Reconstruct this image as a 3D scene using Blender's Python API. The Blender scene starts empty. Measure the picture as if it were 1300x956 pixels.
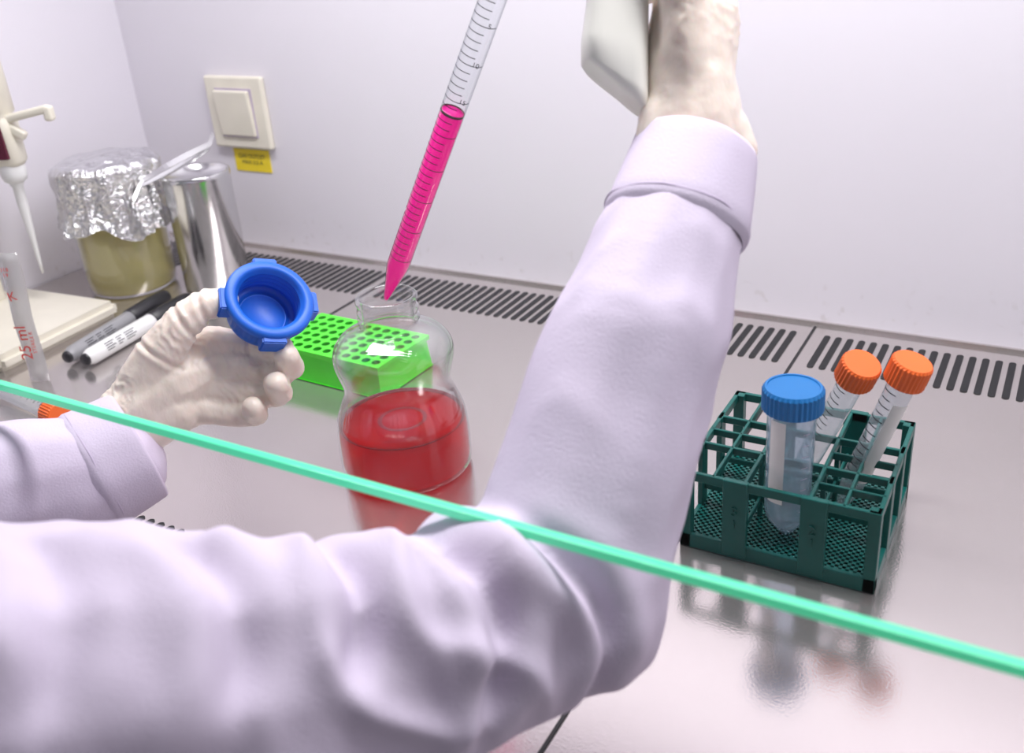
import bpy, bmesh, math, random
from mathutils import Vector, Matrix, noise
random.seed(4)
S=bpy.context.scene
col=S.collection
R_=Vector((.8684,.4908,-.0707)); D_=Vector((.1507,-.3970,-.9054)); N_=Vector((-.4724,.7756,-.4187))
EYE=Vector((0,0,.38))

# ---------------------------------------------------------------- materials
def newmat(n):
    m=bpy.data.materials.new(n); m.use_nodes=True
    nt=m.node_tree; b=nt.nodes['Principled BSDF']
    return m,nt,b
def mat(n,c,rough=.5,metal=0,var=.04,vscale=40,bump=0,bscale=200,sub=0,spec=.5,coat=0,stretch=None,bdist=.002):
    m,nt,b=newmat(n)
    tc=nt.nodes.new('ShaderNodeTexCoord'); 
    src=tc.outputs['Object']
    if stretch:
        mp=nt.nodes.new('ShaderNodeMapping'); mp.inputs['Scale'].default_value=stretch
        nt.links.new(src,mp.inputs[0]); src=mp.outputs[0]
    nz=nt.nodes.new('ShaderNodeTexNoise'); nz.inputs['Scale'].default_value=vscale; nz.inputs['Detail'].default_value=4
    nt.links.new(src,nz.inputs['Vector'])
    r=nt.nodes.new('ShaderNodeValToRGB')
    c=Vector(c); r.color_ramp.elements[0].position=.3; r.color_ramp.elements[1].position=.7
    r.color_ramp.elements[0].color=(*(c*(1-var)),1); r.color_ramp.elements[1].color=(*[min(1,x*(1+var)) for x in c],1)
    nt.links.new(nz.outputs['Fac'],r.inputs[0]); nt.links.new(r.outputs[0],b.inputs['Base Color'])
    b.inputs['Roughness'].default_value=rough; b.inputs['Metallic'].default_value=metal
    b.inputs['Specular IOR Level'].default_value=spec
    if coat: b.inputs['Coat Weight'].default_value=coat
    if sub:
        b.inputs['Subsurface Weight'].default_value=sub; b.inputs['Subsurface Scale'].default_value=.01
    if bump:
        n2=nt.nodes.new('ShaderNodeTexNoise'); n2.inputs['Scale'].default_value=bscale; n2.inputs['Detail'].default_value=6
        nt.links.new(src,n2.inputs['Vector'])
        bp=nt.nodes.new('ShaderNodeBump'); bp.inputs['Strength'].default_value=bump; bp.inputs['Distance'].default_value=bdist
        nt.links.new(n2.outputs['Fac'],bp.inputs['Height']); nt.links.new(bp.outputs[0],b.inputs['Normal'])
    return m
def schlick(nt,k=1.0,f0=.04):
    lw=nt.nodes.new('ShaderNodeLayerWeight'); lw.inputs['Blend'].default_value=.5
    p=nt.nodes.new('ShaderNodeMath'); p.operation='POWER'; p.inputs[1].default_value=4; nt.links.new(lw.outputs['Facing'],p.inputs[0])
    a=nt.nodes.new('ShaderNodeMath'); a.operation='MULTIPLY_ADD'; a.inputs[1].default_value=.85*k; a.inputs[2].default_value=f0*k; a.use_clamp=True
    nt.links.new(p.outputs[0],a.inputs[0]); return a.outputs[0]
def clear(n,tint=(.95,.97,.98),edge=(.55,.6,.62),gloss=1.0,blend=.35,milky=0,milkc=(.8,.85,.88)):
    m,nt,b=newmat(n); nt.nodes.remove(b)
    out=nt.nodes['Material Output']
    lw=nt.nodes.new('ShaderNodeLayerWeight'); lw.inputs['Blend'].default_value=blend
    r=nt.nodes.new('ShaderNodeValToRGB'); r.color_ramp.elements[0].color=(*tint,1); r.color_ramp.elements[1].color=(*edge,1)
    r.color_ramp.elements[0].position=.35
    nt.links.new(lw.outputs['Facing'],r.inputs[0])
    t=nt.nodes.new('ShaderNodeBsdfTransparent'); nt.links.new(r.outputs[0],t.inputs[0])
    g=nt.nodes.new('ShaderNodeBsdfGlossy'); g.inputs['Roughness'].default_value=.03; g.inputs[0].default_value=(.97,.97,.98,1)
    src=t.outputs[0]
    if milky:
        d=nt.nodes.new('ShaderNodeBsdfTranslucent'); d.inputs[0].default_value=(*milkc,1)
        d2=nt.nodes.new('ShaderNodeBsdfDiffuse'); d2.inputs[0].default_value=(*milkc,1)
        a=nt.nodes.new('ShaderNodeMixShader'); nt.links.new(d.outputs[0],a.inputs[1]); nt.links.new(d2.outputs[0],a.inputs[2])
        k=nt.nodes.new('ShaderNodeMixShader'); k.inputs[0].default_value=milky
        nt.links.new(t.outputs[0],k.inputs[1]); nt.links.new(a.outputs[0],k.inputs[2]); src=k.outputs[0]
    mx=nt.nodes.new('ShaderNodeMixShader'); nt.links.new(schlick(nt,gloss),mx.inputs[0])
    nt.links.new(src,mx.inputs[1]); nt.links.new(g.outputs[0],mx.inputs[2]); nt.links.new(mx.outputs[0],out.inputs[0])
    return m
M={}
M['glove']=mat('latex_glove',(.83,.72,.63),.38,var=.06,vscale=60,bump=.5,bscale=110,sub=.2,stretch=(1,1,.5))
M['coat']=mat('coat_cotton',(.60,.535,.655),.85,var=.03,vscale=20,bump=.2,bscale=900,spec=.2)
M['seam']=mat('coat_stitching',(.50,.43,.56),.9)
M['blue']=mat('blue_plastic',(.004,.12,.62),.45,sub=.05)
M['blue2']=mat('blue_cap_plastic',(.004,.17,.48),.42)
M['orange']=mat('orange_plastic',(.90,.15,.02),.45)
M['teal']=mat('teal_plastic',(.0,.10,.085),.34,var=.1)
M['green']=mat('neon_green_plastic',(.08,.80,.03),.4,sub=.2)
M['greenin']=mat('neon_green_hole',(.02,.38,.01),.6)  # same rack green darkened, so the shade inside the wells is in the colour
M['cream']=mat('cream_plastic',(.78,.74,.63),.35)
M['white']=mat('white_plastic',(.78,.78,.77),.35)
M['grey']=mat('grey_plastic',(.30,.30,.31),.35)
M['maroon']=mat('maroon_window',(.10,.01,.03),.2)
M['black']=mat('black_plastic',(.012,.012,.014),.35)
M['slot']=mat('vent_slot_dark',(.01,.01,.012),.6)
M['ink']=mat('print_ink',(.03,.03,.04),.6)
M['red']=mat('red_ink',(.75,.05,.04),.6)
M['yellow']=mat('yellow_label',(.85,.66,.02),.6)
M['paper']=mat('paper_label',(.86,.85,.84),.7)
M['controller']=mat('controller_plastic',(.88,.87,.80),.4)
M['glass']=clear('clear_glass',(.985,.99,.99),(.42,.47,.48),1.6,.33)
M['tube']=clear('clear_polypropylene',(.92,.95,.97),(.55,.64,.72),1.3,.35,milky=.2)
M['tube5']=clear('frosted_polypropylene',(.80,.88,.95),(.45,.58,.68),1.2,.35,milky=.34,milkc=(.62,.74,.84))
M['wrap']=clear('wrapper_film',(.95,.95,.95),(.8,.8,.8),1,milky=.6,milkc=(.80,.79,.79))
M['pip']=clear('pipette_polystyrene',(.96,.97,.98),(.45,.48,.52),1.0,.4,milky=.03)
M['yl']=clear('yellow_solution',(.85,.80,.45),(.70,.65,.3),.6,milky=.6,milkc=(.86,.80,.42))
def liquid(n,tr,df,mixf,em,gl=.5):
    m,nt,b=newmat(n); nt.nodes.remove(b); out=nt.nodes['Material Output']
    t=nt.nodes.new('ShaderNodeBsdfTransparent'); t.inputs[0].default_value=(*tr,1)
    a=nt.nodes.new('ShaderNodeBsdfTranslucent'); a.inputs[0].default_value=(*df,1)
    d=nt.nodes.new('ShaderNodeBsdfDiffuse'); d.inputs[0].default_value=(*df,1)
    k=nt.nodes.new('ShaderNodeMixShader'); nt.links.new(a.outputs[0],k.inputs[1]); nt.links.new(d.outputs[0],k.inputs[2])
    e=nt.nodes.new('ShaderNodeEmission'); e.inputs[0].default_value=(*df,1); e.inputs[1].default_value=em  # glow added to brighten the liquid colour; the liquid is no light source
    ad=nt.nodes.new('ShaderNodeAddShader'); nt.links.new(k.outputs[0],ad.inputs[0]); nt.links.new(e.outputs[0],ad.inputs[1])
    k2=nt.nodes.new('ShaderNodeMixShader'); k2.inputs[0].default_value=mixf
    nt.links.new(t.outputs[0],k2.inputs[1]); nt.links.new(ad.outputs[0],k2.inputs[2])
    g=nt.nodes.new('ShaderNodeBsdfGlossy'); g.inputs['Roughness'].default_value=.04
    k3=nt.nodes.new('ShaderNodeMixShader'); nt.links.new(schlick(nt,gl),k3.inputs[0])
    nt.links.new(k2.outputs[0],k3.inputs[1]); nt.links.new(g.outputs[0],k3.inputs[2]); nt.links.new(k3.outputs[0],out.inputs[0])
    return m
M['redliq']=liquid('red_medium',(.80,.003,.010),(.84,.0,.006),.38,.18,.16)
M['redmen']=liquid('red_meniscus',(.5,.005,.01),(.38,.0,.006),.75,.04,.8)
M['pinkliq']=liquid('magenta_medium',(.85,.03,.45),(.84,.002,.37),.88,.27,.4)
# steel
m,nt,b=newmat('brushed_steel'); M['steel']=m
tc=nt.nodes.new('ShaderNodeTexCoord')
n1=nt.nodes.new('ShaderNodeTexNoise'); n1.inputs['Scale'].default_value=5; n1.inputs['Detail'].default_value=8
nt.links.new(tc.outputs['Object'],n1.inputs['Vector'])
r=nt.nodes.new('ShaderNodeValToRGB'); r.color_ramp.elements[0].color=(.53,.49,.475,1); r.color_ramp.elements[1].color=(.65,.605,.59,1)
nt.links.new(n1.outputs['Fac'],r.inputs[0]); nt.links.new(r.outputs[0],b.inputs['Base Color'])
mr=nt.nodes.new('ShaderNodeMapRange'); mr.inputs['To Min'].default_value=.08; mr.inputs['To Max'].default_value=.21
nt.links.new(n1.outputs['Fac'],mr.inputs[0]); nt.links.new(mr.outputs[0],b.inputs['Roughness'])
b.inputs['Metallic'].default_value=.8
n2=nt.nodes.new('ShaderNodeTexNoise'); n2.inputs['Scale'].default_value=700; n2.inputs['Detail'].default_value=3
nt.links.new(tc.outputs['Object'],n2.inputs['Vector'])
bp=nt.nodes.new('ShaderNodeBump'); bp.inputs['Strength'].default_value=.06; bp.inputs['Distance'].default_value=.001
nt.links.new(n2.outputs['Fac'],bp.inputs['Height']); nt.links.new(bp.outputs[0],b.inputs['Normal'])
M['polish']=mat('polished_steel',(.70,.70,.70),.18,metal=1,var=.03)
# foil
m,nt,b=newmat('aluminium_foil'); M['foil']=m
b.inputs['Base Color'].default_value=(.80,.80,.81,1); b.inputs['Metallic'].default_value=1; b.inputs['Roughness'].default_value=.2
tc=nt.nodes.new('ShaderNodeTexCoord'); v=nt.nodes.new('ShaderNodeTexVoronoi'); v.inputs['Scale'].default_value=55
nz=nt.nodes.new('ShaderNodeTexNoise'); nz.inputs['Scale'].default_value=60; nz.inputs['Detail'].default_value=5
nt.links.new(tc.outputs['Object'],nz.inputs['Vector'])
ad=nt.nodes.new('ShaderNodeMixRGB'); ad.inputs[0].default_value=.06
nt.links.new(tc.outputs['Object'],ad.inputs[1]); nt.links.new(nz.outputs['Color'],ad.inputs[2]); nt.links.new(ad.outputs[0],v.inputs['Vector'])
bp=nt.nodes.new('ShaderNodeBump'); bp.inputs['Strength'].default_value=.8; bp.inputs['Distance'].default_value=.005
nt.links.new(v.outputs['Distance'],bp.inputs['Height']); nt.links.new(bp.outputs[0],b.inputs['Normal'])
# walls
def wallmat(n,c):
    m,nt,b=newmat(n)
    tc=nt.nodes.new('ShaderNodeTexCoord'); nz=nt.nodes.new('ShaderNodeTexNoise'); nz.inputs['Scale'].default_value=3
    nt.links.new(tc.outputs['Object'],nz.inputs['Vector'])
    r=nt.nodes.new('ShaderNodeValToRGB'); c=Vector(c)
    r.color_ramp.elements[0].color=(*(c*.96),1); r.color_ramp.elements[1].color=(*c,1); nt.links.new(nz.outputs['Fac'],r.inputs[0])
    n2=nt.nodes.new('ShaderNodeTexNoise'); n2.inputs['Scale'].default_value=110; n2.inputs['Detail'].default_value=6
    nt.links.new(tc.outputs['Object'],n2.inputs['Vector'])
    r2=nt.nodes.new('ShaderNodeValToRGB'); r2.color_ramp.elements[0].position=.60; r2.color_ramp.elements[1].position=.68
    r2.color_ramp.elements[1].color=(.28,.28,.28,1); nt.links.new(n2.outputs['Fac'],r2.inputs[0])
    sx=nt.nodes.new('ShaderNodeSeparateXYZ'); nt.links.new(tc.outputs['Object'],sx.inputs[0])
    mr=nt.nodes.new('ShaderNodeMapRange'); mr.inputs['From Min'].default_value=.0; mr.inputs['From Max'].default_value=.07
    mr.inputs['To Min'].default_value=1; mr.inputs['To Max'].default_value=0; nt.links.new(sx.outputs['Z'],mr.inputs[0])
    ml=nt.nodes.new('ShaderNodeMath'); ml.operation='MULTIPLY'; nt.links.new(r2.outputs[0],ml.inputs[0]); nt.links.new(mr.outputs[0],ml.inputs[1])
    mx=nt.nodes.new('ShaderNodeMixRGB'); nt.links.new(ml.outputs[0],mx.inputs[0]); nt.links.new(r.outputs[0],mx.inputs[1]); mx.inputs[2].default_value=(.42,.37,.33,1)
    nt.links.new(mx.outputs[0],b.inputs['Base Color']); b.inputs['Roughness'].default_value=.4
    return m
M['wall']=wallmat('white_painted_panel',(.78,.75,.81))
# glass sash edge
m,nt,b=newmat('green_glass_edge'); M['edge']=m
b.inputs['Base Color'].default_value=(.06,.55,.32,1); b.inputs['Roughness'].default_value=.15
b.inputs['Emission Color'].default_value=(.12,.80,.41,1); b.inputs['Emission Strength'].default_value=.42  # added glow stands in for light carried through the pane to its edge
m,nt,b=newmat('sash_glass'); M['sash']=m; nt.nodes.remove(b)
t=nt.nodes.new('ShaderNodeBsdfTransparent'); t.inputs[0].default_value=(.985,.995,.99,1)
g=nt.nodes.new('ShaderNodeBsdfGlossy'); g.inputs['Roughness'].default_value=0
mx=nt.nodes.new('ShaderNodeMixShader'); mx.inputs[0].default_value=.01
nt.links.new(t.outputs[0],mx.inputs[1]); nt.links.new(g.outputs[0],mx.inputs[2]); nt.links.new(mx.outputs[0],nt.nodes['Material Output'].inputs[0])

# ---------------------------------------------------------------- mesh helpers
def finish(bm,name,m,parent=None,smooth=True,mx=None,recalc=True):
    if recalc: bmesh.ops.recalc_face_normals(bm,faces=bm.faces)
    me=bpy.data.meshes.new(name); bm.to_mesh(me); bm.free()
    me.materials.append(M[m] if isinstance(m,str) else m)
    for p in me.polygons: p.use_smooth=smooth
    o=bpy.data.objects.new(name,me); col.objects.link(o)
    if mx is not None: o.matrix_world=mx
    if parent: o.parent=parent
    return o
def empty(name,loc=(0,0,0),mx=None):
    e=bpy.data.objects.new(name,None); e.empty_display_size=.02; col.objects.link(e)
    e.matrix_world=mx if mx is not None else Matrix.Translation(loc)
    return e
def addbox(bm,c,s,rot=None):
    r=bmesh.ops.create_cube(bm,size=1)
    mm=Matrix.Translation(c)@(rot if rot else Matrix.Identity(4))@Matrix.Diagonal((*s,1))
    bmesh.ops.transform(bm,matrix=mm,verts=r['verts']); return r['verts']
def box(name,c,s,m,parent=None,bev=0,rot=None,seg=3):
    bm=bmesh.new(); addbox(bm,c,s,rot)
    if bev: bmesh.ops.bevel(bm,geom=bm.edges[:],offset=bev,segments=seg,affect='EDGES',profile=.5)
    return finish(bm,name,m,parent,smooth=False)
def addlathe(bm,prof,seg=48,mx=None,rfun=None):
    rings=[]
    for (r,z) in prof:
        if r<=1e-7: rings.append([bm.verts.new((0,0,z))]); continue
        rr=[]
        for i in range(seg):
            a=2*math.pi*i/seg; k=rfun(a,z,r) if rfun else r
            rr.append(bm.verts.new((k*math.cos(a),k*math.sin(a),z)))
        rings.append(rr)
    vs=[v for q in rings for v in q]
    for a,b in zip(rings,rings[1:]):
        for i in range(seg):
            j=(i+1)%seg
            if len(a)==1 and len(b)==1: break
            if len(a)==1: bm.faces.new((a[0],b[i],b[j]))
            elif len(b)==1: bm.faces.new((a[i],a[j],b[0]))
            else: bm.faces.new((a[i],a[j],b[j],b[i]))
    if mx is not None: bmesh.ops.transform(bm,matrix=mx,verts=vs)
    return vs
def lathe(name,prof,m,parent=None,seg=48,mx=None,rfun=None,smooth=True):
    bm=bmesh.new(); addlathe(bm,prof,seg,None,rfun)
    o=finish(bm,name,m,None,smooth)
    if parent: o.parent=parent
    if mx is not None: o.matrix_local=mx
    return o
def spline(prof,n=5):
    P=[Vector((*p,0)) for p in prof]; out=[]
    for i in range(len(P)-1):
        p0=P[max(0,i-1)];p1=P[i];p2=P[i+1];p3=P[min(len(P)-1,i+2)]
        for k in range(n):
            t=k/n; q=.5*((2*p1)+(p2-p0)*t+(2*p0-5*p1+4*p2-p3)*t*t+(3*p1-p0-3*p2+p3)*t**3)
            out.append((max(q.x,0),q.y))
    out.append(tuple(prof[-1])); return out
def axis_mx(a,b):
    a=Vector(a); b=Vector(b); z=(b-a).normalized()
    return Matrix.Translation(a)@z.to_track_quat('Z','Y').to_matrix().to_4x4()
def facing(mx,p=(0,0,0)):
    v=mx.inverted()@EYE-Vector(p); return math.atan2(v.y,v.x)
def blob(name,chains,voxel,m,parent=None,smooth=4,disp=None,post=1):
    bm=bmesh.new()
    for ch in chains:
        for (p0,r0),(p1,r1) in zip(ch,ch[1:]):
            p0=Vector(p0);p1=Vector(p1); L=(p1-p0).length; n=max(1,int(L/(min(r0,r1)*.22)))
            for i in range(n+1):
                t=i/n; p=p0.lerp(p1,t); r=r0+(r1-r0)*t
                bmesh.ops.create_icosphere(bm,subdivisions=2,radius=r,matrix=Matrix.Translation(p))
    me=bpy.data.meshes.new(name); bm.to_mesh(me); bm.free()
    o=bpy.data.objects.new(name,me); col.objects.link(o)
    md=o.modifiers.new('r','REMESH'); md.mode='VOXEL'; md.voxel_size=voxel
    dg=bpy.context.evaluated_depsgraph_get(); me2=bpy.data.meshes.new_from_object(o.evaluated_get(dg))
    bpy.data.objects.remove(o); 
    bm=bmesh.new(); bm.from_mesh(me2)
    for i in range(smooth): bmesh.ops.smooth_vert(bm,verts=bm.verts,factor=.5,use_axis_x=True,use_axis_y=True,use_axis_z=True)
    if disp:
        bm.normal_update()
        mv=[(v,v.normal*float(disp(v.co,v.normal))) for v in bm.verts]
        for v,d in mv: v.co+=d
        for i in range(post): bmesh.ops.smooth_vert(bm,verts=bm.verts,factor=.35,use_axis_x=True,use_axis_y=True,use_axis_z=True)
    return finish(bm,name,m,parent,True)
def loft(bm,rings,close=True,cap=False):
    vr=[[bm.verts.new(p) for p in r] for r in rings]
    for a,b in zip(vr,vr[1:]):
        n=len(a)
        for i in range(n if close else n-1):
            j=(i+1)%n; bm.faces.new((a[i],a[j],b[j],b[i]))
    if cap: bm.faces.new(vr[0]); bm.faces.new(vr[-1][::-1])
    return vr
def text(name,s,size,m,parent,mx,ext=.00005,align='CENTER'):
    c=bpy.data.curves.new(name,'FONT'); c.body=s; c.size=size; c.extrude=ext; c.align_x=align; c.align_y='CENTER'
    c.materials.append(M[m]); o=bpy.data.objects.new(name,c); col.objects.link(o)
    o.parent=parent; o.matrix_local=mx; return o

# ---------------------------------------------------------------- cabinet shell
box('wall_back',(-.2,.848,.36),(1.72,.02,.80),'wall')
box('wall_left',(-1.044,.54,.36),(.02,.60,.80),'wall')
box('wall_right',(.64,.54,.36),(.02,.60,.80),'wall')
box('ceiling',(-.2,.56,.77),(1.72,.62,.02),'wall')
ws=empty('work_surface')
box('steel_deck',(-.2,.52,-.005),(1.66,.63,.01),'steel',ws)
box('front_lip',(-.2,.19,-.03),(1.66,.04,.05),'steel',ws,bev=.004)
def slot_mesh(name,items,m,parent):
    bm=bmesh.new()
    for (x,y,w,l) in items:
        vs=[]
        for k in range(8):
            a=math.pi*k/7; vs.append(bm.verts.new((x+w/2*math.cos(a),y+l/2-w/2+w/2*math.sin(a),.0006)))
        for k in range(8):
            a=math.pi+math.pi*k/7; vs.append(bm.verts.new((x+w/2*math.cos(a),y-l/2+w/2+w/2*math.sin(a),.0006)))
        bm.faces.new(vs)
    return finish(bm,name,m,parent,False)
it=[]
for x0,x1 in ((-1.02,-.652),(-.622,-.196),(-.166,.26),(.29,.62)):
    n=int((x1-x0)/.0098)
    for i in range(n+1): 
        x=x0+(x1-x0)*i/n
        it.append((x,.781,.0055,.067))
slot_mesh('rear_vent_grille',it,'slot',ws)
it=[]
for row in range(4):
    for i in range(62): it.append((-1.0+i*.0098,.346-row*.022,.0055,.018))
slot_mesh('front_vent_grille',it,'slot',ws)
bm=bmesh.new()
for x in (-.637,-.181,.275): addbox(bm,(x,.52,.0005),(.0022,.62,.0006))
finish(bm,'panel_seams','slot',ws,False)
box('baseboard_back',(-.2,.8365,.0015),(1.66,.003,.003),'steel')

# front sash (sliding window)
w=empty('window_1')
box('glass_pane',(-.2,.2725,.46),(1.66,.005,.61),'sash',w)
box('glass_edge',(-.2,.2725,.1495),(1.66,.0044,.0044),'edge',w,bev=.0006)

# ---------------------------------------------------------------- light switch
sw=empty('light_switch',(-.857,.838,.168))
box('plate',(0,-.004,0),(.090,.008,.084),'cream',sw,bev=.003)
box('rocker_frame',(0,-.0082,0),(.0565,.0012,.0565),'seam',sw)
box('rocker',(0,-.0105,.0),(.0535,.006,.0535),'cream',sw,bev=.002,rot=Matrix.Rotation(math.radians(4),4,'X'))
lb=empty('warning_label',(-.853,.838,.110))
box('sticker',(0,-.0006,0),(.056,.0012,.027),'yellow',lb)
mxw=Matrix.Rotation(math.radians(90),4,'X')
text('sticker_text','GAS OUTLET\nMAX 0.5 A',.0072,'ink',lb,Matrix.Translation((0,-.0014,0.001))@mxw)

# ---------------------------------------------------------------- foil covered jar
j=empty('foil_covered_jar',(-.914,.680,.0))
prof=[(0,.001),(.044,.001),(.048,.005),(.049,.02),(.0495,.12),(.047,.14),(.047,.143)]
lathe('jar_glass',prof,'glass',j)
lathe('jar_solution',[(0,.004),(.043,.004),(.0465,.008),(.0475,.02),(.0475,.108),(0,.108)],'yl',j)
bm=bmesh.new(); seg=160; rings=[]
prof=[(.001,.152),(.015,.151),(.03,.150),(.043,.149),(.052,.148),(.0575,.143),(.0575,.13),(.057,.118),(.058,.105),(.061,.092),(.064,.080)]
for k,(r_,z_) in enumerate(prof):
    ring=[]
    for i in range(seg):
        a=2*math.pi*i/seg; t=k/(len(prof)-1)
        fold=abs(math.sin(a*9+2.5*noise.noise(Vector((math.cos(a)*2,math.sin(a)*2,z_*30)))))*.008*t*t
        nn=noise.noise(Vector((math.cos(a)*r_*90,math.sin(a)*r_*90,z_*90)))*.003
        rr=r_-fold*.8+nn; zz=z_+noise.noise(Vector((math.cos(a)*r_*60+5,math.sin(a)*r_*60,3)))*.003
        if k>=7: zz+=noise.noise(Vector((math.cos(a)*1.6,math.sin(a)*1.6,1)))*.035*(k-6)/4
        ring.append((rr*math.cos(a),rr*math.sin(a),zz))
    rings.append(ring)
loft(bm,rings,cap=False)
o=finish(bm,'foil_cover','foil',j,smooth=False)

# steel pipette canister
c=empty('steel_canister',(-.824,.722,0))
lathe('canister_body',[(0,.0005),(.0345,.0005),(.036,.002),(.036,.122),(.0365,.124),(.0365,.129),(.0355,.130),(.0335,.129),(.0330,.124),(0,.123)],'polish',c,seg=64)
# tweezers
tw=empty('tweezers')
A=Vector((-.834,.636,.130)); B=Vector((-.822,.762,.1530))
bm=bmesh.new()
side=(B-A).cross(Vector((0,0,1))).normalized(); up=side.cross(B-A).normalized()
side=(side*.75+up*.66).normalized(); up=side.cross(B-A).normalized()
for sgn in (-1,1):
    rings=[]
    for k in range(25):
        t=k/24; p=A.lerp(B,t)
        sp=sgn*(.0012+.0068*(max(0,math.sin(math.pi*min(1,t)))**.8))
        w_=.0010+.0022*math.sin(math.pi*min(t*.75+.05,1)); 
        p=p+side*sp+up*(-.012*max(0,.15-t)/.15 + .010*max(0,t-.88)/.12)
        th=.0009
        rings.append([p+up*w_+side*th,p+up*w_-side*th,p-up*w_-side*th,p-up*w_+side*th])
    loft(bm,rings,cap=True)
finish(bm,'tweezer_arms','polish',tw,False)

# ---------------------------------------------------------------- pipette stand and micropipette
st=empty('pipette_stand')
bm=bmesh.new(); addbox(bm,(-.930,.532,.009),(.160,.150,.018))
bmesh.ops.bevel(bm,geom=[e for e in bm.edges],offset=.006,segments=4,affect='EDGES')
bmesh.ops.rotate(bm,cent=(-.93,.53,0),matrix=Matrix.Rotation(math.radians(4),3,'Z'),verts=bm.verts)
finish(bm,'stand_base','cream',st,False)
box('stand_post',(-.995,.560,.19),(.022,.022,.35),'cream',st,bev=.005)
box('stand_arm',(-.968,.573,.232),(.050,.016,.014),'cream',st,bev=.003)
box('stand_rail',(-.972,.565,.360),(.016,.10,.018),'cream',st,bev=.004)
def micropipette(loc,ang):
    p=empty('micropipette',mx=Matrix.Translation(loc)@Matrix.Rotation(ang,4,'Z'))
    lathe('tip_cone',[(0,0),(.0012,0),(.0018,.012),(.0042,.060),(.0052,.075),(.0052,.094),(.0068,.096),(.0068,.104)],'white',p,seg=24)
    lathe('collar',[(.0068,.098),(.0110,.101),(.0125,.106),(.0125,.114),(.011,.118),(.0,.118)],'white',p,seg=32)
    bm=bmesh.new(); rings=[]
    for z_,w_,d_ in ((.116,.012,.010),(.121,.0150,.0135),(.150,.0150,.015),(.163,.0150,.0165),(.166,.012,.014),(.169,.0145,.0165),(.230,.0130,.0170),(.265,.0125,.0165),(.270,.009,.011)):
        rings.append([(w_*math.copysign(abs(math.cos(a))**.6,math.cos(a)),d_*math.copysign(abs(math.sin(a))**.6,math.sin(a)),z_) for a in [2*math.pi*i/24 for i in range(24)]])
    loft(bm,rings,cap=True); finish(bm,'handle','cream',p,True)
    box('volume_window',(.002,-.0135,.142),(.014,.006,.034),'maroon',p,bev=.001)
    box('finger_hook',(.030,-.004,.166),(.056,.010,.008),'cream',p,bev=.003,rot=Matrix.Rotation(math.radians(-10),4,'Y'))
    box('finger_hook_end',(.056,-.004,.166),(.009,.010,.015),'cream',p,bev=.003)
    box('ejector_lever',(.018,-.004,.150),(.020,.008,.010),'cream',p,bev=.003,rot=Matrix.Rotation(math.radians(35),4,'Y'))
    box('ejector_button',(.014,0,.243),(.018,.012,.008),'cream',p,bev=.003)
    lathe('plunger',[(0,.27),(.004,.27),(.004,.29),(.008,.291),(.008,.30),(0,.301)],'white',p,seg=24)
    return p
micropipette((-.926,.582,.050),math.radians(25))

# serological pipette wrapper
wr=empty('pipette_wrapper',(-.800,.470,.0005))
zx=Vector(R_); zx.z=0; zx.normalize()
rm=Matrix.Rotation(math.atan2(zx.y,zx.x),4,'Z')
bm=bmesh.new(); rings=[]
for k in range(15):
    z_=.125*k/14; cv=.0015*math.sin(k*.7)
    rings.append([(-.009,cv,z_),(0,cv-.001,z_),(.009,cv,z_),(.009,cv+.0006,z_),(0,cv-.0004,z_),(-.009,cv+.0006,z_)])
loft(bm,rings,cap=True)
bmesh.ops.transform(bm,matrix=rm@Matrix.Rotation(math.radians(2),4,'Y'),verts=bm.verts)
finish(bm,'wrapper_film','wrap',wr,True)
tb=rm@Matrix.Translation((0,-.0035,0))@Matrix.Rotation(math.radians(90),4,'X')
text('size_print','25 ml',.015,'red',wr,tb@Matrix.Translation((-.002,.040,0))@Matrix.Rotation(math.radians(88),4,'Z'))
text('arrow_print','K',.012,'red',wr,tb@Matrix.Translation((0,.085,0))@Matrix.Rotation(math.radians(10),4,'Z'))
text('lot_print','318\n19',.005,'red',wr,tb@Matrix.Translation((0,.108,0)))
text('lot_print_low','STERILE R',.005,'red',wr,tb@Matrix.Translation((0.006,.040,0))@Matrix.Rotation(math.radians(88),4,'Z'))

# markers
def marker(a,b,name='marker_pen',body='white'):
    a=Vector(a); b=Vector(b); L=(b-a).length
    e=empty(name,mx=axis_mx(a,b)); k=1.2
    P=lambda pr:[(r_*k,z_) for r_,z_ in pr]
    lathe('barrel',P([(0,0),(.0045,0),(.0055,.004),(.0068,.008),(.007,L*.62),(.0065,L*.63)]),body,e,24)
    lathe('tail_plug',P([(0,-.001),(.004,-.001),(.005,.001),(.005,.005),(.0058,.0055),(.0062,.008)]),'black',e,24)
    lathe('cap',P([(.0073,L*.60),(.0080,L*.605),(.0080,L*.85),(.0074,L*.97),(.006,L),(0,L)]),'black',e,24)
    bm=bmesh.new(); addbox(bm,(.0100,0,L*.78),(.002,.004,.035)); finish(bm,'clip','black',e,False)
    fa=facing(axis_mx(a,b),(0,0,.06))
    bm=bmesh.new()
    for q in range(4):
        for z0,z1 in ((.022,.034),(.037,.045),(.048,.062)):
            aa=fa-.5+q*.28
            vs=[[(.0085*math.cos(t),.0085*math.sin(t),zz) for t in (aa,aa+.1)] for zz in (z0,z1-.003*(q%2))]
            loft(bm,vs,close=False)
    finish(bm,'print','ink',e,False)
marker((-.778,.505,.0095),(-.797,.655,.0095))
marker((-.800,.502,.0095),(-.830,.652,.0095),body='grey')

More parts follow.
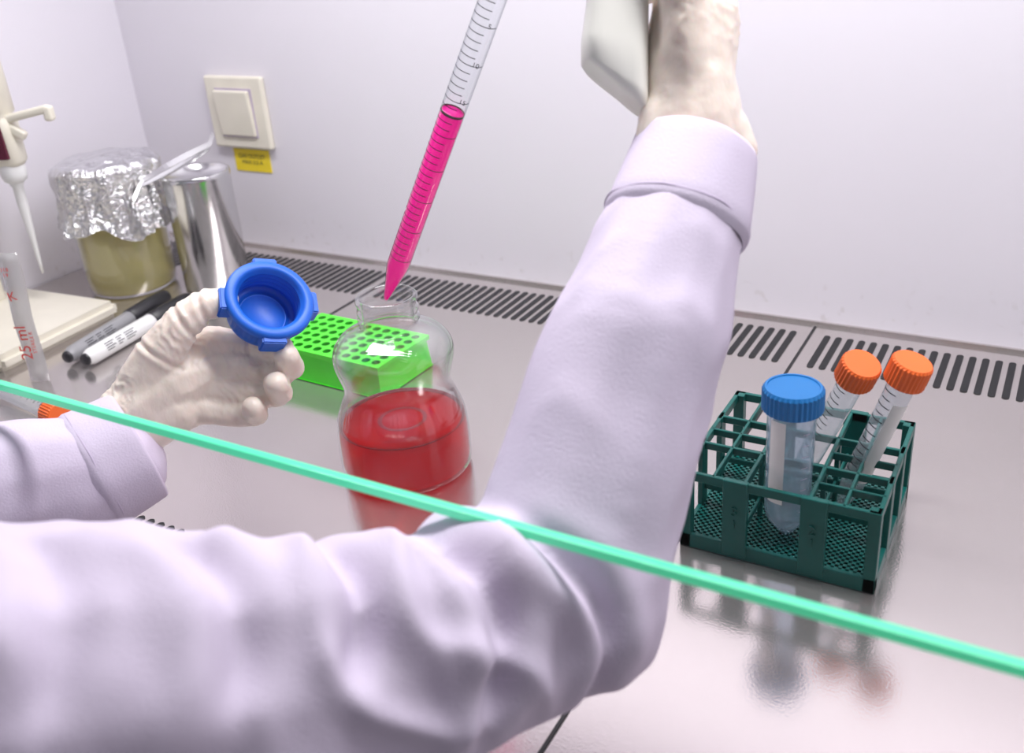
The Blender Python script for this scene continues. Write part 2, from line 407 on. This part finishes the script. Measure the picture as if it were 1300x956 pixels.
# tubes
def tube15(a,b,name='centrifuge_tube',label=False):
    a=Vector(a); b=Vector(b); L=.118
    mx=axis_mx(a,b); e=empty(name,mx=mx); fa=facing(mx,(0,0,.06))
    lathe('tube_wall',[(0,.0),(.002,.0005),(.0035,.004),(.0072,.022),(.0076,.03),(.0078,.112)],'tube',e,32)
    lathe('cap',[(.0078,.104),(.0112,.104),(.0115,.1045),(.0115,.1175),(.0105,.119),(0,.119)],'orange',e,60,
          rfun=lambda a_,z_,r_: r_+(.00035*math.cos(a_*30) if .1042<z_<.118 and r_>.0113 else 0),smooth=False)
    bm=bmesh.new()
    for k in range(14):
        z_=.030+k*.0052; n=11 if k%2 else 6; r0=.0080
        vs=[]
        for zz in (z_,z_+.0007):
            vs.append([(r0*math.cos(t),r0*math.sin(t),zz) for t in [(fa-.3-.12*n+.16*i) for i in range(n)]])
        loft(bm,vs,close=False)
    finish(bm,'graduations','ink',e,False)
    if label:
        bm=bmesh.new(); vs=[]
        for zz in (.030,.092): vs.append([(.0081*math.cos(t),.0081*math.sin(t),zz) for t in [(fa+.1+.13*i) for i in range(11)]])
        loft(bm,vs,close=False); finish(bm,'write_on_panel','paper',e,True)
    return e
tube15((-.815,.432,.0125),(-.702,.418,.0125))

# ---------------------------------------------------------------- green microtube rack
gr=empty('microtube_rack',mx=Matrix.Translation((-.536,.600,0))@Matrix.Rotation(math.radians(-2.5),4,'Z'))
bm=bmesh.new(); bmh=bmesh.new(); nx,ny,p_=11,6,.0110; W=nx*p_; Hh=ny*p_; z0=.030
for ix in range(nx):
    for iy in range(ny):
        cx=-W/2+(ix+.5)*p_; cy=-Hh/2+(iy+.5)*p_; r_=.0039; n=16; h=p_/2
        sq=[];ci=[]
        for k in range(n):
            a=2*math.pi*k/n+math.pi/4; ca,sa=math.cos(a),math.sin(a); s=h/max(abs(ca),abs(sa))
            sq.append(bm.verts.new((cx+ca*s,cy+sa*s,z0))); ci.append(bm.verts.new((cx+r_*ca,cy+r_*sa,z0)))
        for k in range(n): q=(k+1)%n; bm.faces.new((sq[k],sq[q],ci[q],ci[k]))
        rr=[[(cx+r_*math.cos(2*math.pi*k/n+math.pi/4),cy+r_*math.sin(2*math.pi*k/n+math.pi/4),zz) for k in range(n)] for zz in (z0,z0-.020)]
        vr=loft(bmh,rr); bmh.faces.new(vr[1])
def rring(w,h,z): 
    return [(w,h,z),(-w,h,z),(-w,-h,z),(w,-h,z)]
loft(bm,[rring(W/2,Hh/2,z0),rring(W/2+.003,Hh/2+.003,z0),rring(W/2+.003,Hh/2+.003,z0-.004),rring(W/2+.001,Hh/2+.001,z0-.004),rring(W/2+.003,Hh/2+.003,.001),rring(W/2+.004,Hh/2+.004,.001)])
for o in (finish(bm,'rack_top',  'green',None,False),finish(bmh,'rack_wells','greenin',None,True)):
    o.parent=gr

# ---------------------------------------------------------------- media bottle
BX,BY=-.394,.486
bt=empty('media_bottle',(BX,BY,0))
body=spline([(.042,.0),(.0470,.004),(.0480,.012),(.0478,.030),(.0462,.045),(.042,.057),(.0385,.066),(.0385,.073),(.041,.082),(.0428,.091),(.0415,.099),(.036,.1065),(.028,.1105),(.0215,.1132),(.0202,.1150)],4)
neck=[(.0200,.1165),(.0215,.118),(.0217,.1190),(.0215,.1200),(.0201,.1212),(.0201,.1235),(.0213,.1245),(.0214,.1255),(.0212,.1268),(.0201,.1278),(.0201,.1305),(.0212,.1318),(.0217,.1335),(.0214,.1352),(.0205,.1362),(.0192,.1360),(.0182,.1345),(.0178,.132),(.0177,.118)]
inner=spline([(.0177,.1165),(.019,.1125),(.027,.1080),(.0345,.1042),(.0397,.0975),(.0408,.091),(.039,.0825),(.0365,.073),(.0365,.066),(.040,.057),(.0442,.045)],4)
lathe('bottle_glass',[(0,.003),(.030,.002)]+body+neck+inner,'glass',bt,96)
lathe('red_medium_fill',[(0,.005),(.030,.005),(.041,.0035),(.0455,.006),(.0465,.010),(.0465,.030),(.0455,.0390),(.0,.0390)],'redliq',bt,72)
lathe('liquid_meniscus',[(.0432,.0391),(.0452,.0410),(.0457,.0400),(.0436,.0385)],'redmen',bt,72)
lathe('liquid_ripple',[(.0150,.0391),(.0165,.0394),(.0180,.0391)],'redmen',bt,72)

# ---------------------------------------------------------------- serological pipette
tip=Vector((-.3935,.4845,.133)); top=Vector((-.2876,.4796,.3272)); ax=(top-tip).normalized()
smx=axis_mx(tip,tip+ax)
sp=empty('serological_pipette',mx=smx); fa=facing(smx,(0,0,.12))
LL=.262; R0=.0076
lathe('pipette_barrel',[(.0016,0),(.0024,.004),(.0066,.026),(R0,.032),(R0,LL-.01),(.004,LL),(.0038,LL+.01)],'pip',sp,40)
LV=.150
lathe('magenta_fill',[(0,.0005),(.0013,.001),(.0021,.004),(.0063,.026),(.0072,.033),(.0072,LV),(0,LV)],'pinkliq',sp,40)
lathe('meniscus_ring',[(.0071,LV-.0008),(.0073,LV-.0008),(.0073,LV+.001),(.0069,LV+.0006)],'maroon',sp,40)
bm=bmesh.new()
k=0; z_=.040
while z_<LL-.012:
    full=(k%5==0); n=24 if full else 16; th0=fa-1.45
    vs=[[((R0+.00012)*math.cos(th0+.115*i),(R0+.00012)*math.sin(th0+.115*i),q) for i in range(n)] for q in (z_,z_+.0005)]
    loft(bm,vs,close=False)
    k+=1; z_+=.0048
og=finish(bm,'graduations','ink',sp,False)
tl=Matrix.Rotation(fa,4,'Z')
for q,s_ in enumerate(('15','10','5')):
    mm=tl@Matrix.Translation((R0+.0003,.0035,.1615+q*.024))@Matrix(((0,0,1,0),(1,0,0,0),(0,1,0,0),(0,0,0,1)))
    text('volume_numeral_%d'%q,s_,.0042,'ink',sp,mm)

# ---------------------------------------------------------------- teal tube rack
rk=empty('tube_rack',(-.120,.532,0))
bm=bmesh.new(); hx,hy,zt=.057,.054,.055
def rail(x0,y0,x1,y1,z0,z1,t):
    addbox(bm,((x0+x1)/2,(y0+y1)/2,(z0+z1)/2),(abs(x1-x0)+t,abs(y1-y0)+t,z1-z0))
for (a,b,c_,d) in ((-hx,-hy,hx,-hy),(-hx,hy,hx,hy),(-hx,-hy,-hx,hy),(hx,-hy,hx,hy)):
    rail(a,b,c_,d,.049,zt,.0028); rail(a,b,c_,d,.0,.010,.0030); 
for y_ in (-.018,.018): rail(-hx,y_,hx,y_,.050,zt,.0022)
for x_ in (-.019,.019): rail(x_,-hy,x_,hy,.050,zt,.0022)
rail(.038,-hy,.038,hy,.050,zt,.0018); rail(-.038,-hy,-.038,hy,.050,zt,.0018)
rail(.019,0,hx,0,.050,zt,.0018); rail(-hx,0,-.019,0,.050,zt,.0018); rail(.019,-.036,hx,-.036,.050,zt,.0018)
for y_ in (-.018,.018): rail(-hx,y_,hx,y_,.020,.024,.0016)
for x_ in (-.019,.019): rail(x_,-hy,x_,hy,.020,.024,.0016)
for sx in (-1,1):
    for sy in (-1,1): addbox(bm,(sx*(hx-.002),sy*(hy-.002),zt/2),(.007,.007,zt))
for x_ in (-.024,.022):
    for sy in (-1,1): addbox(bm,(x_,sy*(hy+.0006),.029),(.015,.0040,.053))
for y_ in (-.018,.018):
    for sx in (-1,1): addbox(bm,(sx*hx,y_,.029),(.0035,.009,.052))
for x_ in (-.019,.019):
    for y_ in (-.018,.018): addbox(bm,(x_,y_,.027),(.003,.003,.054))
bmesh.ops.bevel(bm,geom=bm.edges[:],offset=.0004,segments=1,affect='EDGES')
finish(bm,'rack_frame','teal',None,False).parent=rk
bm=bmesh.new()
n=27
for i in range(n+1):
    x_=-hx+2*hx*i/n; addbox(bm,(x_,0,.0085),(.0022,2*hy,.002))
n=25
for i in range(n+1):
    y_=-hy+2*hy*i/n; addbox(bm,(0,y_,.0085),(2*hx,.0022,.002))
finish(bm,'perforated_base','teal',None,False).parent=rk
for x_,s in ((-.024,'3'),(.022,'2')):
    text('rack_number_'+s,s+'\n1',.009,'teal',rk,Matrix.Translation((x_,-hy-.0030,.030))@mxw,ext=.0004)

# 50 ml tube
m5=Matrix.Translation((-.119,.500,.010)); f5=facing(m5,(0,0,.05))
t5=empty('blue_cap_tube',(-.119,.500,.010))
lathe('tube_wall',[(0,0),(.003,.001),(.0125,.014),(.0135,.02),(.0142,.098)],'tube5',t5,48)
lathe('cap',[(.0142,.088),(.0168,.088),(.0173,.0885),(.0173,.1005),(.0160,.1025),(.0148,.1025),(.0145,.1018),(0,.1018)],'blue2',t5,144,
      rfun=lambda a_,z_,r_: r_+(.0004*math.cos(a_*36) if r_>.017 else 0),smooth=False)
bm=bmesh.new()
for k in range(8):
    z_=.025+k*.0075
    vs=[[(.0144*math.cos(t),.0144*math.sin(t),zz) for t in [(f5+.5+.1*i) for i in range(4)]] for zz in (z_,z_+.0005)]
    loft(bm,vs,close=False)
finish(bm,'graduations','seam',None,False).parent=t5
bm=bmesh.new(); vs=[[(.0144*math.cos(t),.0144*math.sin(t),zz) for t in [(f5-.9+.1*i) for i in range(8)]] for zz in (.03,.085)]
loft(bm,vs,close=False); finish(bm,'write_on_panel','paper',None,True).parent=t5
tube15((-.128,.562,.011),(-.088,.531,.118))
tube15((-.095,.538,.011),(-.062,.531,.120),label=True)

# ---------------------------------------------------------------- person
person=empty('lab_worker')
def frame(o): 
    m_=Matrix((( R_.x,-D_.x,-N_.x,o[0]),(R_.y,-D_.y,-N_.y,o[1]),(R_.z,-D_.z,-N_.z,o[2]),(0,0,0,1)))
    return m_
LH=frame((-.419,.400,.162)); RH=frame((-.178,.493,.301))
def T(mx,chs,k=.001):
    return [[(mx@(Vector(p)*k),r*k) for p,r in ch] for ch in chs]
left=[
 # thumb
 [((-78,-58,2),16),((-62,-32,8),14.5),((-46,-12,10),11.5),((-35,-3,8),9.8),((-24,0,3),8.8)],
 # index
 [((-80,-62,-6),14),((-38,-26,-14),11.5),((-14,-28,-22),9.4),((4,-31,-17),8.6),((9,-29,-6),7.8)],
 # middle
 [((-82,-68,-6),15),((-36,-40,-14),12),((-4,-44,-20),9.6),((12,-41,-13),8.9),((13,-34,-1),8.0)],
 # ring
 [((-82,-74,-6),15),((-38,-53,-12),11.5),((-8,-59,-18),9.2),((6,-57,-11),8.6),((7,-51,2),7.8)],
 # pinky
 [((-82,-80,-4),14),((-44,-66,-10),11),((-20,-71,-14),8.4),((-8,-70,-8),7.8),((-7,-65,3),7.1)],
 # palm mass
 [((-84,-72,0),22),((-60,-52,-3),20),((-46,-46,-8),16)],
 [((-80,-82,0),17),((-56,-68,-2),15)],
 # wrist
 [((-112,-94,2),22),((-96,-84,0),22.5),((-84,-74,0),22)],
]
def glovedisp(mx,creases,axis,amp=.0006,lam=5.5):
    axis=Vector(axis).normalized(); mi=mx.inverted()
    cr=[(Vector(p),Vector(a).normalized(),r) for p,a,r in creases]
    def f(c,n):
        q=(mi@c)*1000
        w=noise.noise(q*.06); u=noise.noise(q*.13+Vector((9,3,1))); g=noise.noise(q*.035+Vector((4,4,4)))
        rid=(1-abs(math.sin(math.pi*q.dot(axis)/lam+5*w+3*u)))**3
        d=amp*.8*w+amp*.5*u+amp*1.6*rid*max(0,min(1,g*2.2+.35))
        for p,a,r in cr:
            v=q-p
            if v.length<r:
                t=v.dot(a); d-=.0011*math.exp(-(t/1.3)**2)-.0006*math.exp(-((abs(t)-3.2)/1.5)**2)
        return d
    return f
crL=[((-46,-12,10),(15,10,0),15),((-35,-3,8),(12,4,0),13),((4,-31,-17),(10,0,5),11),((-14,-28,-22),(1,0,0),11),((12,-41,-13),(6,3,8),11),((6,-57,-11),(6,3,8),11),((-8,-70,-8),(6,3,8),10),
     ((-62,-32,8),(10,14,0),18)]
blob('left_gloved_hand',T(LH,left),.0013,'glove',person,3,glovedisp(LH,crL,(1,.6,0),.0008),post=1)
right=[
 [((-6,-85,0),23),((-4,-58,0),25),((0,-42,0),26),((-2,-15,0),24),((1,12,-2),24),((2,34,-6),21)],
 [((0,-30,-10),20),((2,0,-16),20),((2,38,-20),17)],
 [((14,-44,2),15),((20,-54,2),13)],[((-16,-38,6),13),((-20,-48,8),11)],
 [((0,30,-20),14),((-2,78,-24),12),((-34,84,-34),9.5),((-58,84,-24),9),((-66,84,-6),8)],
 [((0,20,-20),14),((0,64,-22),12),((-32,68,-36),9.8),((-58,68,-28),9),((-68,67,-8),8)],
 [((0,20,-18),14),((2,50,-18),12),((-30,52,-34),9.3),((-54,53,-28),8.8),((-64,52,-10),8)],
 [((0,10,-14),14),((2,40,-14),11),((-26,40,-30),8.5),((-46,41,-26),7.8),((-58,40,-12),7)],
 [((-4,-20,10),15),((-8,18,18),13),((-16,46,24),10.5),((-34,64,22),9.5),((-46,76,18),8.5)],
]
blob('right_gloved_hand',T(RH,right),.0016,'glove',person,4,glovedisp(RH,[],(.5,.8,.1),.0008,9),post=2)
def ringmesh(name,c,axis,r,rt,m,parent,wob=.0015,ell=1.0,seg=96):
    mx=axis_mx(c,Vector(c)+Vector(axis)); bm=bmesh.new(); rings=[]
    for i in range(seg):
        a=2*math.pi*i/seg; ring=[]
        for k in range(10):
            b_=2*math.pi*k/10; w_=wob*noise.noise(Vector((math.cos(a)*2.5,math.sin(a)*2.5,r*100)))
            rr=r+w_+rt*math.cos(b_); ring.append(mx@Vector((rr*math.cos(a),rr*math.sin(a)*ell,rt*1.3*math.sin(b_)+w_*2)))
        rings.append(ring)
    rings.append(rings[0]); loft(bm,rings); bmesh.ops.remove_doubles(bm,verts=bm.verts,dist=1e-6)
    return finish(bm,name,m,parent,True)

# sleeves -----------------------------------------------------------------
def closest(p,pts):
    best=None; s=0
    for a,b in zip(pts,pts[1:]):
        d=b-a; L=d.length; t=max(0,min(1,(p-a).dot(d)/(L*L))); q=a+d*t; dd=(p-q).length
        if best is None or dd<best[0]: best=(dd,s+t*L,q,d/L)
        s+=L
    return best
def foldfn(pts,amp,lam,twist,seed,A,creases=()):
    CR=[]
    for a,b,dep,wd in creases:
        a=Vector(a); b=Vector(b); t=(b-a); L=t.length; t/=L
        out=(a+b)/2-closest((a+b)/2,pts)[2]; out.normalize()
        CR.append((a,t,L,t.cross(out).normalized(),out,dep,wd))
    def f(c,n):
        dd,s,q,ax_=closest(c,pts)
        ref=Vector((0,0,1)); e1=(ref-ax_*ref.dot(ax_)).normalized(); e2=ax_.cross(e1)
        th=math.atan2((c-q).dot(e2),(c-q).dot(e1))
        w=noise.noise(Vector((math.cos(th)*1.1+seed,math.sin(th)*1.1,s*9)))
        w2=noise.noise(Vector((c.x*22+seed,c.y*22,c.z*22)))
        w3=noise.noise(Vector((c.x*48+seed,c.y*48,c.z*30)))
        ph=math.pi*(s/lam)+twist*math.sin(th+seed)+3.0*w
        rid=max(0.0,1-math.sqrt(math.sin(ph)**2+.02))**1.3
        msk=.45+1.2*noise.noise(Vector((math.cos(th)*.9,math.sin(th)*.9+seed,s*12+3)))
        msk=max(0,min(1,msk))
        k=A(s)
        h=amp*k*(rid-.35)*msk*1.1+amp*.6*w2*(.4+.6*k)+amp*.16*w3*k
        for a,t,L,pn,out,dep,wd in CR:
            if n.dot(out)<-.1: continue
            v=c-a; u=v.dot(t)
            e=1.0
            if u<0: e=math.exp(-(u/.015)**2)
            elif u>L: e=math.exp(-((u-L)/.015)**2)
            x=v.dot(pn)+.006*math.sin(u*60)
            if abs(x)>.06: continue
            h+=e*dep*(-math.exp(-(x/wd)**2)+.75*math.exp(-((x-wd*2.1)/(wd*1.3))**2)+.35*math.exp(-((x+wd*2.2)/(wd*1.5))**2))
        return h
    return f
UA=[(-.54,-.12,.25),(-.40,.02,.170),(-.300,.125,.132),(-.252,.175,.115),(-.206,.234,.099),(-.170,.304,.096)]
UR=[.095,.083,.071,.062,.0525,.0490]
FA=[(-.170,.304,.096),(-.170,.338,.130),(-.168,.387,.182),(-.168,.425,.210),(-.168,.446,.226)]
FR=[.049,.0475,.0440,.0385,.0355]
pts=[Vector(p) for p in UA+FA[1:]]
Lup=sum((Vector(b)-Vector(a)).length for a,b in zip(UA,UA[1:]))
def ampR(s):
    if s<Lup-.08: return 1.0
    if s<Lup: return .7
    return max(.22,.7-(s-Lup)/.09)
CRS=[((-.181,.250,.150),(-.155,.226,.105),.009,.0065),
     ((-.150,.276,.140),(-.130,.272,.090),.008,.006),
     ((-.2155,.221,.1700),(-.1908,.1948,.150),.007,.006),
     ((-.246,.1827,.180),(-.211,.160,.160),.007,.008),
     ((-.285,.150,.185),(-.250,.120,.165),.006,.009)]
blob('right_coat_sleeve',[list(zip(UA,UR)),list(zip(FA,FR))],.0028,'coat',person,4,foldfn(pts,.0095,.044,1.8,2.3,ampR,CRS),post=4)
def cuff(name,a,b,r0,r1,parent,ell=1.0):
    mx=axis_mx(a,b); L=(Vector(b)-Vector(a)).length; bm=bmesh.new(); seg=96
    prof=[(r0*.97,-.004),(r0+.0008,-.001),(r0+.0014,.001)]+[(r0+(r1-r0)*t+.0012,L*t) for t in (.2,.4,.6,.8,.97)]+[(r1+.0006,L+.0008),(r1-.0008,L),(r1-.002,L*.8),(r0-.003,L*.2)]
    rings=[]
    for r_,z_ in prof:
        rings.append([mx@Vector(((r_+.0016*noise.noise(Vector((math.cos(t)*1.5,math.sin(t)*1.5,z_*30))))*math.cos(t),r_*ell*math.sin(t),z_)) for t in [2*math.pi*i/seg for i in range(seg)]])
    loft(bm,rings); finish(bm,name,'coat',parent,True)
    ringmesh(name+'_stitching',Vector(a)+(Vector(b)-Vector(a))*.07,Vector(b)-Vector(a),r0+.0010,.0004,'seam',parent,wob=.0006)
    ringmesh(name+'_hem',Vector(a)+(Vector(b)-Vector(a))*.93,Vector(b)-Vector(a),r1+.0008,.0003,'seam',parent,wob=.0006)
cuff('right_cuff',(-.168,.440,.222),(-.169,.472,.252),.0358,.0308,person)
LA=[(-.70,-.06,.22),(-.60,.08,.14),(-.535,.205,.098),(-.508,.256,.088),(-.488,.292,.083),(-.480,.306,.082)]
LR=[.075,.062,.046,.041,.038,.036]
lp=[Vector(p) for p in LA]
blob('left_coat_sleeve',[list(zip(LA,LR))],.003,'coat',person,4,foldfn(lp,.005,.04,1.2,5.1,lambda s:.8),post=3)
cuff('left_cuff',(-.484,.299,.0825),(-.472,.325,.088),.0365,.0345,person)

# ---------------------------------------------------------------- blue bottle cap held in left hand
capdir=(Vector(R_)*.44+(-Vector(D_))*.48+(-Vector(N_))*.75).normalized()
cc=LH@Vector((.003,.001,0))
cp=empty('blue_bottle_cap',mx=axis_mx(cc-capdir*.020,cc))
prof=[(0,-.002),(.0195,-.002),(.0218,.0),(.0224,.003),(.0224,.016),(.0262,.0165),(.0268,.0175),(.0268,.0205),(.0255,.0220),(.0222,.0222),(.0205,.0215)]
zz=.0205
for k in range(4):
    prof+=[(.0203,zz-.0006),(.0188,zz-.0016),(.0188,zz-.0024),(.0203,zz-.0034)]; zz-=.0040
prof+=[(.0203,.001),(.0150,.0006),(.0147,.0016),(.0138,.0016),(.0135,.0006),(0,.0006)]
prof=[(r_*1.03,z_) for r_,z_ in prof]
lathe('cap_shell',prof,'blue',cp,120,rfun=lambda a_,z_,r_: r_+(.0004*math.cos(a_*40) if (.002<z_<.0162 and r_>.0228 and r_<.0235) else 0))
bm=bmesh.new()
for k in range(4):
    a=math.radians(45+90*k+20)
    addbox(bm,(.0265*math.cos(a),.0265*math.sin(a),.0140),(.008,.015,.0120),rot=Matrix.Rotation(a,4,'Z'))
bmesh.ops.bevel(bm,geom=bm.edges[:],offset=.0008,segments=2,affect='EDGES')
finish(bm,'cap_lugs','blue',None,False).parent=cp

# ---------------------------------------------------------------- pipette controller
pc=empty('pipette_controller',mx=RH)
bm=bmesh.new(); rings=[]
for (x_,y_,z_,w_,d_,sl) in ((-39,-23,0,13.5,12,12),(-40,-21.5,0,16,15,12.5),(-40.5,-17,0,16.8,16.5,10),(-40.5,0,0,16.8,17,4),(-39,24,0,15.5,17,0),(-38,60,0,16,18,0),(-40,84,0,20,18,0),(-42,100,0,22,17,0),(-42,110,0,14,10,0)):
    ring=[]
    for i in range(40):
        a=2*math.pi*i/40; ex=.45
        cx=math.copysign(abs(math.cos(a))**ex,math.cos(a))
        ring.append((.001*(x_+w_*cx),.001*(y_-sl*cx),.001*(z_+d_*math.copysign(abs(math.sin(a))**.6,math.sin(a)))))
    rings.append(ring)
loft(bm,rings,cap=True); finish(bm,'grip_handle','controller',None,True).parent=pc
bm=bmesh.new(); rings=[]
for (x_,y_,r_) in ((-90,66,7),(-88,71,9),(-84,80,12),(-76,90,14),(-62,98,16),(-44,98,17)):
    rings.append([(.001*(x_+r_*.75*math.cos(a)),.001*(y_-r_*.5*math.cos(a)),.001*r_*math.sin(a)) for a in [2*math.pi*i/28 for i in range(28)]])
loft(bm,rings,cap=True); finish(bm,'nose_cone','controller',None,True).parent=pc
bm=bmesh.new(); addbox(bm,(-.060,.075,0),(.008,.010,.010)); addbox(bm,(-.058,.060,0),(.008,.010,.010))
bmesh.ops.bevel(bm,geom=bm.edges[:],offset=.002,segments=2,affect='EDGES')
finish(bm,'trigger_buttons','black',None,False).parent=pc

# ---------------------------------------------------------------- light, world, camera
def area(n,loc,sx,sy,e,c,rot=(0,0,0)):
    l=bpy.data.lights.new(n,'AREA'); l.shape='RECTANGLE'; l.size=sx; l.size_y=sy; l.energy=e; l.color=c
    o=bpy.data.objects.new(n,l); o.location=loc; o.rotation_euler=rot; col.objects.link(o)
area('cabinet_lamp',(-.25,.54,.745),1.1,.12,9.8,(1,.97,1))
area('room_lamp',(.7,.1,1.6),.6,.4,1.6,(.97,.95,1),(0,math.radians(25),0))
wd=bpy.data.worlds.new('room_ambient'); S.world=wd; wd.use_nodes=True
wd.node_tree.nodes['Background'].inputs[0].default_value=(.82,.79,.87,1); wd.node_tree.nodes['Background'].inputs[1].default_value=.25
cam=bpy.data.cameras.new('camera'); co=bpy.data.objects.new('camera',cam); col.objects.link(co); S.camera=co
co.matrix_world=frame((0,0,.38))
cam.sensor_width=36; cam.lens=1235/1300*36; cam.shift_y=-45/1300; cam.clip_start=.01
cam.dof.use_dof=True; cam.dof.focus_distance=.66; cam.dof.aperture_fstop=8
S.view_settings.view_transform='Standard'
